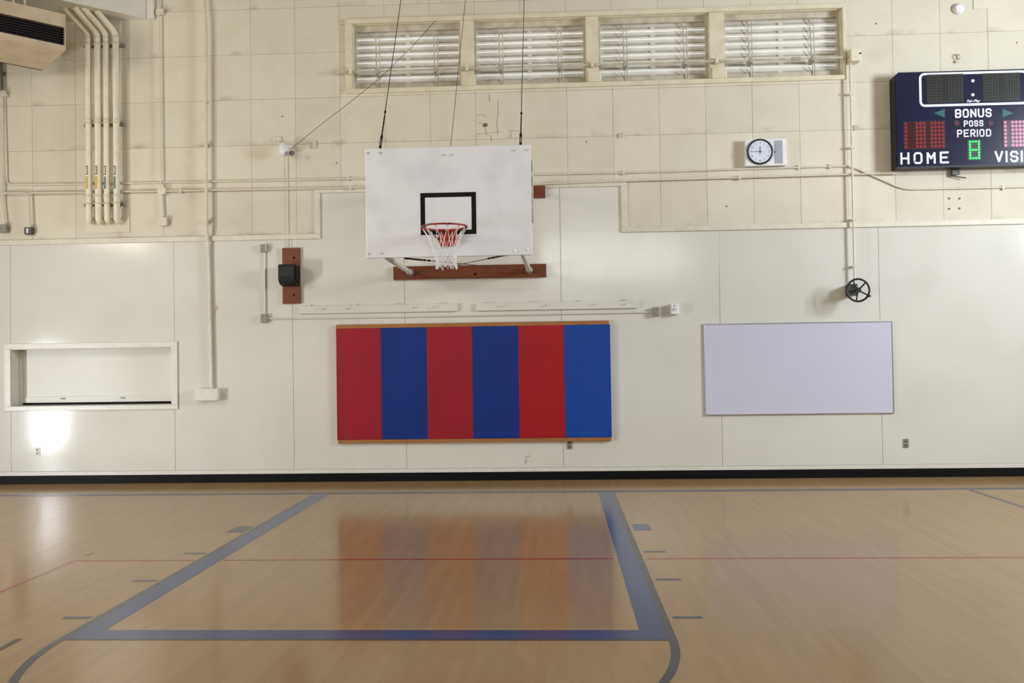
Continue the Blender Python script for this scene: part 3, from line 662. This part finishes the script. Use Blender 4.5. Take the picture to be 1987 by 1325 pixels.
# timer window: rounded outline, two dot-matrix panels, colon
a0 = SR(1783.5, 139, 1994.5, 205)
def rrect(x0, x1, z0, z1, r, n=6):
    o = []
    for cx, cz, st in ((x1-r, z1-r, 0), (x0+r, z1-r, 90), (x0+r, z0+r, 180), (x1-r, z0+r, 270)):
        for k in range(n+1): a = math.radians(st+90*k/n); o.append((cx+r*math.cos(a), cz+r*math.sin(a)))
    return o
r_out, r_in = rrect(*a0, .07), rrect(a0[0]+.03, a0[1]-.03, a0[2]+.03, a0[3]-.03, .04)
b = U(); n = len(r_out)
vs = [(x, FZ, z) for x, z in r_out]+[(x, FZ, z) for x, z in r_in]+[(x, SD+.001, z) for x, z in r_out]+[(x, SD+.001, z) for x, z in r_in]
b.add(vs, [(i, (i+1)%n, n+(i+1)%n, n+i) for i in range(n)]+[(2*n+i, 2*n+(i+1)%n, (i+1)%n, i) for i in range(n)]+[(n+i, n+(i+1)%n, 3*n+(i+1)%n, 3*n+i) for i in range(n)])
obj('outline', b, 'sign_white', sb)
def matrix(q, panel_m, dot_m, cols_, rows_, fill=.8, border=None, skip=()):
    pn = obj('display', U().box(q[0], q[1], SD-.003, SD+.001, q[2], q[3]), panel_m, sb)
    if border:
        e = .006; obj('bezel', U().box(q[0]-e, q[1]+e, SD-.004, SD, q[3], q[3]+e).box(q[0]-e, q[1]+e, SD-.004, SD, q[2]-e, q[2]).box(q[0]-e, q[0], SD-.004, SD, q[2], q[3]).box(q[1], q[1]+e, SD-.004, SD, q[2], q[3]), border, pn)
    cw, ch = (q[1]-q[0])/cols_, (q[3]-q[2])/rows_; r = min(cw, ch)*.5*fill; d_ = U()
    for i in range(cols_):
        if i in skip: continue
        for j in range(rows_):
            x, z = q[0]+(i+.5)*cw, q[2]+(j+.5)*ch
            d_.disc((x, SD-.004, z), (0,1,0), r, .004, 8)
    obj('lamps', d_, dot_m, pn, kind='stuff')
for q in (SR(1799, 145, 1868, 198.5), SR(1908, 142.5, 1977.5, 195)): matrix(q, 'led_dark', 'led_olive', 14, 10, .75, 'led_olive', (6, 7))
q = SR(1880, 151, 1894, 190)
for py in (157, 184): p_ = PW(1887.5, py, SD); obj('colon_dot', U().disc((p_.x, SD-.002, p_.z), (0,1,0), .020, .006, 16), 'sign_white', sb)
matrix(SR(1754, 236, 1833, 288), 'led_red_panel', 'led_red', 11, 7, .92, 'poss_red', (1, 2, 6))
matrix(SR(1947, 233, 2026, 285), 'led_pink_panel', 'led_pink', 11, 7, .92, 'poss_red', (1, 6))
for px in (1856, 1922): p_ = PW(px, 239, SD); obj('possession_lamp', U().disc((p_.x, SD-.002, p_.z), (0,1,0), .034, .006, 16), 'poss_red', sb)
for s, (xa, xb) in ((-1, (1833, 1812)), (1, (1945, 1966))):
    u0, u1, v0 = PW(xa, 211, SD), PW(xa, 228, SD), PW(xb, 219.5, SD); obj('bonus_arrow', U().prism([(u0.x, u0.z), (u1.x, u1.z), (v0.x, v0.z)], 'y', FZ, SD+.001), 'arrow_green', sb)
q = SR(1877, 272, 1903.5, 311); pn = obj('display', U().box(q[0], q[1], SD-.003, SD+.001, q[2], q[3]), 'navy_side', sb)
x0, x1, z0, z1 = SR(1880.5, 273.5, 1900.5, 308.5); gd = U()
for j in range(7):
    for i in range(4):
        if i in (0, 3) or j in (0, 3, 6):
            gd.disc((x0+(x1-x0)*i/3*.86+.009, SD-.005, z0+(z1-z0)*j/6*.92+.01), (0,1,0), .0148, .006, 10)
obj('period_digit', gd, 'led_green', pn, label='lit green dot digit 8')
q = rect(1844, 327, 1866, 340, -.05)
zt0 = SZ0-.006
obj('power_socket', U().box(q[0]+.02, q[1]-.06, -.06, 0, q[2], zt0, .006).box(q[1]-.06, q[1]-.02, -.05, 0, q[2]+.01, zt0).tube([(q[0], -.03, q[2]), (q[1]+.05, -.06, q[2]-.04)], .008, 6), 'box_dark', label='small dark socket and plug just under the scoreboard', cat='socket')
q = PW(1861, 112, -.04)
eh = U().torus((q.x, -.04, q.z+.01), (1,0,.2), .032, .007, 18, 6).tube([(q.x, -.02, q.z+.05), (q.x, 0, q.z+.05)], .01, 8).disc((q.x-.005, -.04, q.z-.05), (0,1,0), .016, .02, 10)
obj('eye_bolt', eh, 'conduit', label='eye bolt with a snap hook above the scoreboard', cat='eye bolt')

# ---- clock and intercom panel
a0 = rect(1446.5, 269.5, 1525.5, 321, -.10)
wc = thing('clock_panel', ((a0[0]+a0[1])/2, -.05, a0[2]), 'round black-rimmed clock beside a grey loudspeaker grille on one white box', 'clock')
obj('box', U().box(a0[0], a0[1], -.10, 0, a0[2], a0[3], .004), 'plastic_white', wc)
q = PW(1475, 294, -.12); cr = .157; cy_ = -.10
ck_ = obj('clock_rim', U().torus((q.x, cy_-.012, q.z), (0,1,0), cr, .013, 48, 8).tube([(q.x, cy_-.012, q.z), (q.x, cy_, q.z)], cr+.01, 48), 'iron', wc)
obj('dial', U().disc((q.x, cy_-.014, q.z), (0,1,0), cr-.004, .004, 48), 'clock_face', wc)
for h_ in range(1, 13):
    tc = bpy.data.curves.new('n', 'FONT'); tc.body = str(h_); tc.size = .042; tc.align_x = 'CENTER'; tc.align_y = 'CENTER'; tc.extrude = .0004
    to = bpy.data.objects.new('n', tc); C.objects.link(to); dg = bpy.context.evaluated_depsgraph_get(); dg.update(); tm = bpy.data.meshes.new_from_object(to.evaluated_get(dg)); bpy.data.objects.remove(to)
    a = math.radians(90-30*h_); num = U().add([Vector((q.x+.118*math.cos(a)+v.co.x, cy_-.0168-v.co.z, q.z+.118*math.sin(a)+v.co.y)) for v in tm.vertices], [list(f.vertices) for f in tm.polygons]); obj('numeral', num, 'clock_ink', wc)
def hand(ang, l, w_):
    a = math.radians(ang); d_ = Vector((math.cos(a), math.sin(a))); nn = Vector((-d_.y, d_.x))*w_; c0 = Vector((q.x, q.z))-d_*.025; c1 = Vector((q.x, q.z))+d_*l
    return U().prism([tuple(c0-nn), tuple(c1-nn*.5), tuple(c1+nn*.5), tuple(c0+nn)], 'y', cy_-.0195, cy_-.018)
obj('hour_hand', hand(88, .075, .005), 'clock_hand', wc); obj('minute_hand', hand(179, .105, .004), 'clock_hand', wc)
g0 = rect(1503, 272.5, 1518.5, 317, -.10)
gr = obj('grille', U().box(g0[0], g0[1], -.104, -.099, g0[2], g0[3], .001), 'grille_grey', wc)
obj('screw', U().disc((g0[0]+.01, -.106, (g0[2]+g0[3])/2), (0,1,0), .009, .004, 10), 'box_dark', gr)

# ---- speaker on its plank
a0 = rect(548, 481, 582.5, 589, -.03)
obj('speaker_plank', U().box(a0[0], a0[1], -.035, 0, a0[2], a0[3], .003), 'plywood_brown_v', label='upright brown plank behind the black speaker', cat='plank')
for py in (500, 572): q = PW(570, py, -.035); obj('knot', U().disc((q.x, -.0355, q.z), (0,1,0), .016, .004, 12), 'rubber', bpy.data.objects['speaker_plank'])
s0 = rect(540, 513, 572, 549, -.22)
spk = thing('speaker', ((s0[0]+s0[1])/2, -.12, s0[2]), 'small black speaker with a curved underside on a brown upright plank', 'speaker')
prof_ = [(-.035, s0[3]), (-.20, s0[3]+.005), (-.225, s0[3]-.02), (-.23, s0[2]+.08), (-.215, s0[2]+.03), (-.18, s0[2]-.0), (-.12, s0[2]-.02), (-.035, s0[2]-.03)]
obj('cabinet', U().prism(prof_, 'x', s0[0], s0[1]), 'speaker_black', spk)
obj('front_grille', U().prism([(-.228, s0[3]-.02), (-.236, s0[3]-.03), (-.238, s0[2]+.085), (-.224, s0[2]+.035), (-.215, s0[2]+.04)], 'x', s0[0]+.012, s0[1]-.012), 'iron', spk)
obj('end_cap', U().box(s0[1], s0[1]+.012, -.2, -.036, s0[2]+.01, s0[3]-.01, .004), 'rubber', spk)
# ---- bell-shaped fixture with its bracket, drop wire
q0, q1, q2 = PW(538, 274, -.01), PW(552, 292, -.12), PW(566, 297, -.18)
fx = thing('wall_floodlight', q0, 'small white bell-shaped fixture with a dark round end on a wall bracket', 'wall fixture')
obj('bracket', U().box(q0.x-.055, q0.x+.055, -.02, 0, q0.z-.055, q0.z+.06, .006).tube([(q0.x+.02, -.02, q0.z-.01), tuple(q1)], .016, 8), 'conduit', fx)
dh = (q2-q1).normalized(); q1b = q1-Vector((.02, 0, -.04))
obj('housing', U().tube([q1b+Vector((-.01,0,.06)), q1b+Vector((0,-.01,.02)), q1+Vector((0,-.02,-.02)), q1+Vector((.004,-.02,-.062)), q1+Vector((.006,-.02,-.082))], [.018, .045, .062, .05, .015], 16), 'plastic_white', fx)
obj('lens', U().disc(q2, (.7,-.7,-.1), .032, .05, 16), 'box_dark', fx)
q = PW(557, 300, -.01); e = PW(559, 482, -.01)
obj('drop_wire', U().tube([(q.x, -.012, q.z), (e.x, -.012, e.z)], .0045, 6), 'conduit', label='thin cream wire running down the tiles to the speaker plank', cat='wire')
pts = [PW(563, 290, -.12), PW(625, 240, -.12), PW(690, 190, -.13), PW(737, 152, -.14), PW(803, 87, -.09), PW(845, 40, -.04)]
obj('slack_wire', U().tube(pts, .0035, 6), 'cable', label='thin grey wire slanting from the bell-shaped fixture up across a louvre window', cat='wire')

# ---- coat rails
for lab, q, hooks, tops in (('white coat rail ending beneath the brown speaker plank', (582, 592, 888, 606), (628, 674, 804, 842), (600, 688, 772, 860)), ('white coat rail under the backboard and nearest the white switch', (924.5, 585.5, 1237, 600.5), (976, 1060, 1153, 1213), (948, 1036, 1124, 1212))):
    a0 = rect(*q, -.02); zc = (a0[2]+a0[3])/2
    r_ = thing('coat_rail', ((a0[0]+a0[1])/2, -.01, a0[2]), lab, 'coat rail', 'pair of white coat rails')
    obj('board', U().box(a0[0], a0[1], -.038, 0, zc-.05, zc+.05, .003), 'lower_wall', r_)
    for px in hooks: x = PW(px, q[1]+7, -.02).x; obj('peg', U().tube([(x, -.036, zc), (x, -.066, zc+.005), (x-.004, -.074, zc+.02)], .006, 6), 'steel_white', r_)
    for px in tops: x = PW(px, q[1]+7, -.02).x; obj('clip', U().box(x-.02, x+.02, -.03, 0, zc+.05, zc+.068, .003), 'steel_white', r_)

# ---- conduit and boxes
def run(pts, Y=-.016): return [(p_.x, Y, p_.z) for p_ in (PW(x, y, Y) for x, y in pts)]
def wire(name, pts, r, label, cat='conduit', m='conduit', Y=-.016, bend=.12, extra=None):
    P = curve_pts(run(pts, Y), bend); o = obj(name, U().tube(P, r, 8), m, label=label, cat=cat); return o
def straps(o, pts, Y=-.016, r=.013):
    for x, y in pts: p_ = PW(x, y, Y); obj('strap', U().box(p_.x-.012, p_.x+.012, Y-r-.003, -.0002, p_.z-.03, p_.z+.03, .002), 'conduit', o)
o = wire('conduit', [(9, 186), (13, 340), (14, 358), (160, 357), (400, 352.5), (707, 346), (1033, 338.6), (1250, 334), (1650, 321.5), (1754, 367.5), (2100, 360)], .0135, 'cream conduit crossing the whole tiled wall, stepping down beside the scoreboard', bend=.14)
straps(o, [(675,346.5),(1210,335.5),(1550,324.5),(1610,323),(1946,364)])
o = wire('conduit', [(-60, 377), (62, 374.5), (310, 371), (707, 364), (1033, 358), (1180, 352), (1650, 338), (1740, 336)], .0115, 'lower cream conduit running just below the longer one above it', bend=.05, Y=-.0425)
straps(o, [(350,370),(680,364.5),(1435,344.5)], -.0425, .0115)
wire('conduit', [(4, 186), (5, 395), (9.5, 437)], .0135, 'short cream conduit dropping to the pale grey switch box', Y=-.05, bend=.1)
wire('conduit', [(0, 375), (40, 374), (55, 376), (58, 442)], .0125, 'short cream conduit curving down to the dark switch box', Y=-.064, bend=.12)
q = rect(-2, 436, 14, 451, -.05); obj('switch_box', U().box(q[0], q[1], -.075, 0, q[2], q[3], .006), 'box_grey', label='pale grey switch box under the cap-topped conduits', cat='switch box')
q = rect(49, 441, 63, 455, -.05); dsb = thing('switch_box', (q[0]+.04, 0, q[2]), 'dark switch box with a light toggle at the foot of a curved conduit', 'switch box')
obj('box', U().box(q[0], q[1], -.08, 0, q[2], q[3], .006), 'box_dark', dsb); obj('toggle', U().box((q[0]+q[1])/2-.012, (q[0]+q[1])/2+.012, -.092, -.078, q[2]+.015, q[3]-.02, .003), 'plastic_white', dsb)
q = PW(7, 184, -.05); obj('weatherhead', U().tube([(q.x, -.05, q.z-.03), (q.x, -.05, q.z+.03), (q.x, -.04, q.z+.05)], [.045, .045, .03], 12).box(q.x-.03, q.x+.03, -.04, 0, q.z-.02, q.z+.02), 'conduit', label='round cream cap where two thin conduits start', cat='conduit fitting')
q = PW(4, 150, -.05); obj('cable_stub', U().tube([(q.x, -.05, PW(6,178,-.05).z), (q.x-.01, -.05, 5.9)], .022, 8).box(q.x-.02, q.x+.02, -.03, 0, 5.6, 5.64), 'box_dark', label='dark flexible cable rising behind the corner heater', cat='cable')
# thin vertical run with hub and end box
wire('conduit', [(305.5, -40), (309, 25), (312.5, 362)], .0085, 'thin vertical conduit passing through a small square box to a round hub', Y=-.041, bend=.02)
q = rect(303, 17, 314, 29, -.04); obj('junction_box', U().box(q[0], q[1]+.02, -.055, 0, q[2], q[3], .006), 'conduit', label='small square cream box beside the white soffit end', cat='junction box')
q = PW(314, 370, -.05); obj('conduit_hub', U().disc((q.x, -.035, q.z), (0,1,0), .058, .07, 16), 'conduit', label='round cream junction hub on the two horizontal conduits', cat='junction box')
wire('conduit', [(314.5, 378), (316.5, 422)], .011, 'short thin conduit between the round hub and the small cream box', Y=-.03)
q = rect(310, 421.5, 324.5, 438, -.04); obj('junction_box', U().box(q[0], q[1], -.065, 0, q[2], q[3], .008), 'conduit', label='small cream box hanging below the round conduit hub', cat='junction box')
# large vertical conduit to the low box
P = run([(391, -60), (399.5, 52), (400, 340), (401, 445)], -.078)+run([(405, 478), (411, 756)], -.034)
o = obj('conduit', U().tube(curve_pts(P, .1), .0205, 10), 'conduit', label='thick cream conduit running down to the large box by the hatch', cat='conduit')
straps(o, [(400,282),(401.5,430),(408,600)], -.04, .03)
q = rect(380, 754, 424.5, 777, -.06); obj('junction_box', U().box(q[0], q[1], -.10, 0, q[2], q[3], .006), 'white_trim', label='large white box at the foot of the thick conduit beside the hatch', cat='junction box')
# thin conduit under the coat rails
q = rect(505.5, 474, 517, 489, -.04); sbx = thing('switch_box', (q[0]+.04, 0, q[2]), 'small grey box at the top of the thin conduit beside the speaker plank', 'switch box')
obj('box', U().box(q[0], q[1], -.05, 0, q[2], q[3], .004), 'box_grey', sbx); obj('cover_edge', U().box(q[1]-.012, q[1]+.004, -.055, -.03, q[2]+.005, q[3]-.005, .002), 'aluminium', sbx)
q = rect(506, 609.5, 518, 626, -.04); obj('switch_box', U().box(q[0], q[1], -.055, 0, q[2], q[3], .005), 'box_grey', label='small grey corner box where the thin conduit turns towards the coat rails', cat='switch box')
wire('conduit', [(513.5, 488), (514.5, 610)], .0105, 'thin upright conduit between two grey boxes beside the speaker plank', m='lower_wall')
o = wire('conduit', [(518, 618.5), (735, 615.5), (950, 611.5), (1268, 605.5)], .0105, 'long thin conduit running below the coat rails', m='lower_wall', bend=.02)
q = rect(1267.5, 596, 1279, 613, -.04); obj('switch_box', U().box(q[0], q[1], -.07, 0, q[2], q[3], .004), 'box_grey', label='small grey box where the conduit under the coat rails ends', cat='switch box')
q = rect(1301.5, 589, 1317, 610, -.06); ts = thing('wall_switch', ((q[0]+q[1])/2, 0, q[2]), 'white wall switch with a round centre button beside a grey box', 'switch')
obj('body', U().box(q[0], q[1], -.085, 0, q[2], q[3], .010), 'plastic_white', ts); obj('button', U().disc((q[0]+.045, -.087, (q[2]+q[3])/2-.005), (0,1,0), .022, .012, 16), 'aluminium', ts); obj('marking', U().box(q[0]+.035, q[0]+.055, -.0865, -.08, q[3]-.035, q[3]-.02), 'clock_ink', ts)
# outlets
for px, py, m, lab in ((1105, 862.5, 'box_grey', 'grey wall outlet directly below the padded wall'), (1757.5, 860, 'box_grey', 'grey wall outlet under the corner of the whiteboard'), (73, 876, 'white_trim', 'white wall outlet low on the wall under the hatch')):
    q = PW(px, py); t = thing('wall_outlet', (q.x, 0, q.z), lab, 'outlet')
    obj('cover_plate', U().box(q.x-.036, q.x+.036, -.008, 0, q.z-.058, q.z+.058, .003), m, t)
    for s in (-1, 1): obj('socket', U().box(q.x-.016, q.x+.016, -.0105, -.006, q.z+s*.024-.014, q.z+s*.024+.014, .003), 'box_dark' if m == 'box_grey' else 'box_grey', t)
# ring hooks in the tiles
for px, py, lab in ((655.5, 278, 'small ring hook in the tiles between the bell-shaped fixture and the backboard'), (1205.5, 263, 'small ring hook in the tiles between the backboard and the clock'), (1662, 248, 'small ring hook in the tiles between the drop shaft and the scoreboard')):
    q = PW(px, py, -.02); obj('ring_hook', U().torus((q.x, -.025, q.z), (.35,1,0), .028, .0055, 18, 6).tube([(q.x-.01, 0, q.z+.03), (q.x-.005, -.025, q.z+.028)], .007, 6), 'conduit', label=lab, cat='hook')
q = rect(606.5, 274, 614, 288); obj('cleat', U().box(q[0], q[1], -.018, 0, q[2], q[3], .004), 'conduit', label='small cream cleat on the tiles beside a ring hook', cat='cleat')
q = PW(1862, 15.5, -.05); obj('round_plate', U().tube([(q.x, 0, q.z), (q.x, -.03, q.z), (q.x, -.05, q.z)], [.07, .068, .045], 24), 'plastic_white', label='round white plate on the tiles high above the scoreboard', cat='wall plate')

# ---- four insulated pipes, clamped to three struts
cx = [171.5, 190, 206.3, 225]; rad = [.041, .046, .039, .041]; ends = [(126, 14), (143, 12), (160, 14), (186, 20)]
struts = []
for zi, py in enumerate((88, 241, 396)):
    p0, p1 = PW(163, py+2, -.03), PW(242, py, -.03); st = thing('pipe_bracket', ((p0.x+p1.x)/2, -.03, p1.z), ('top steel strut clamping the four pipes below their bend', 'middle steel strut clamping the four pipes', 'lowest steel strut clamping the four pipes under the stickers')[zi], 'bracket', 'struts behind the four pipes')
    obj('channel', U().box(p0.x, p1.x, -.05, 0, p1.z-.022, p1.z+.022, .003), 'box_grey', st)
    for c in cx: x = PW(c, py, -.1).x; obj('clamp', U().torus((x, -.105, p1.z), (0,0,1), rad[cx.index(c)]+.012, .006, 20, 6), 'conduit', st)
labs = ['insulated pipe with a yellow sticker, at the outer side of the set of four', 'thickest insulated pipe of the four, with a yellow sticker', 'thinnest insulated pipe with a green sticker, between two pipes', 'insulated pipe with a green sticker at the end of the set nearest the thin conduit']
for k in range(4):
    Yp = -.105; a = PW(cx[k]-.5, 64, Yp); bq = PW(cx[k]+1.5, 423, Yp); x = (a.x+bq.x)/2
    e = PF(*ends[k], 6.32); 
    P = [e, Vector((x, Yp, a.z)), Vector((x, Yp, bq.z-.035)), Vector((x, -.010, bq.z-.035))]
    t = thing('insulated_pipe', (x, Yp, bq.z-.06), labs[k], 'pipe', 'four insulated pipes')
    body = obj('pipe_run', U().tube(curve_pts(P, .07, 8), rad[k], 16), 'pipe', t)
    for zz in (PW(cx[k], 72, Yp).z, PW(cx[k], 232, Yp).z, PW(cx[k], 380, Yp).z): obj('sleeve_joint', U().tube([(x, Yp, zz-.02), (x, Yp, zz+.02)], rad[k]+.003, 16), 'conduit', t)
    def patch(z0, z1, a0, a1, m, dr):
        b = U(); n = 6; vs = []
        for z in (z0, z1):
            for i in range(n+1):
                an = math.radians(a0+(a1-a0)*i/n); vs.append((x+(rad[k]+dr)*math.cos(an), Yp+(rad[k]+dr)*math.sin(an), z))
        return b.add(vs, [(i, i+1, n+2+i, n+1+i) for i in range(n)])
    zA, zB, zC_, zD = PW(cx[k], 323, Yp).z, PW(cx[k], 340, Yp).z, PW(cx[k], 343.5, Yp).z, PW(cx[k], 367, Yp).z
    aL, aR = -128, -84
    s1 = obj('sticker', patch(zB, zA, aL, aR, 0, .0015), 0 or 'label_ink', t); obj('sticker_panel', patch(zB+.012, zA-.012, aL+10, aR-12, 0, .003), 'label_white', s1)
    obj('sticker', patch(zD, zC_, aL, aR, 0, .0015), 'label_yellow' if k < 2 else 'label_green', t)

# ---- unit heater hung across the corner
A = Vector((-4.945, -1.0, 5.568)); dl = Vector((-.690, -.724, 0)).normalized(); dbk = Vector((-.702, .712, 0)).normalized()
Ln, Dp, Hh = 2.2, 1.05, .452
uh = thing('unit_heater', A+dl*Ln/2+dbk*Dp/2, 'beige heater cabinet with a dark grille hung diagonally across the top corner', 'heater')
def obox(l0, l1, d0, d1, z0, z1):
    c = [A+dl*l+dbk*dd for l, dd in ((l0,d0),(l1,d0),(l1,d1),(l0,d1))]
    return [Vector((q.x, q.y, A.z+z0)) for q in c]+[Vector((q.x, q.y, A.z+z1)) for q in c]
g0, g1 = .058, .288
obj('cabinet', U().hexa(obox(0, Ln, .08, Dp-.03, 0, Hh)).hexa(obox(0, Ln, 0, .08, g1, Hh)).hexa(obox(0, Ln, 0, .08, 0, g0)).hexa(obox(0, .012, 0, .08, g0, g1)), 'heater_body', uh)
gl = U()
for k in range(7): z = g0+.014+k*.032; gl.hexa(obox(.012, Ln, .02, .06, z, z+.008))
obj('grille', gl.hexa(obox(.012, Ln, .065, .079, g0, g1)), 'heater_grille', uh)
obj('gap_shade_strip', U().hexa(obox(0, Ln, Dp-.03, Dp, .0, .03)), 'rubber', uh)  # shade of the gap at the back edge, put in as a black strip
for l_, d_ in ((.55, .2), (.55, .85), (1.9, .2), (1.9, .85), (.42, .2)):
    q = A+dl*l_+dbk*d_; zt_ = 6.31 if (q.x < -4.32 and q.y > -.94*(-4.32-q.x)) else ZC; obj('hanger_rod', U().tube([(q.x, q.y, A.z+Hh), (q.x, q.y, zt_+.01)], .014, 8), 'steel_white', uh)
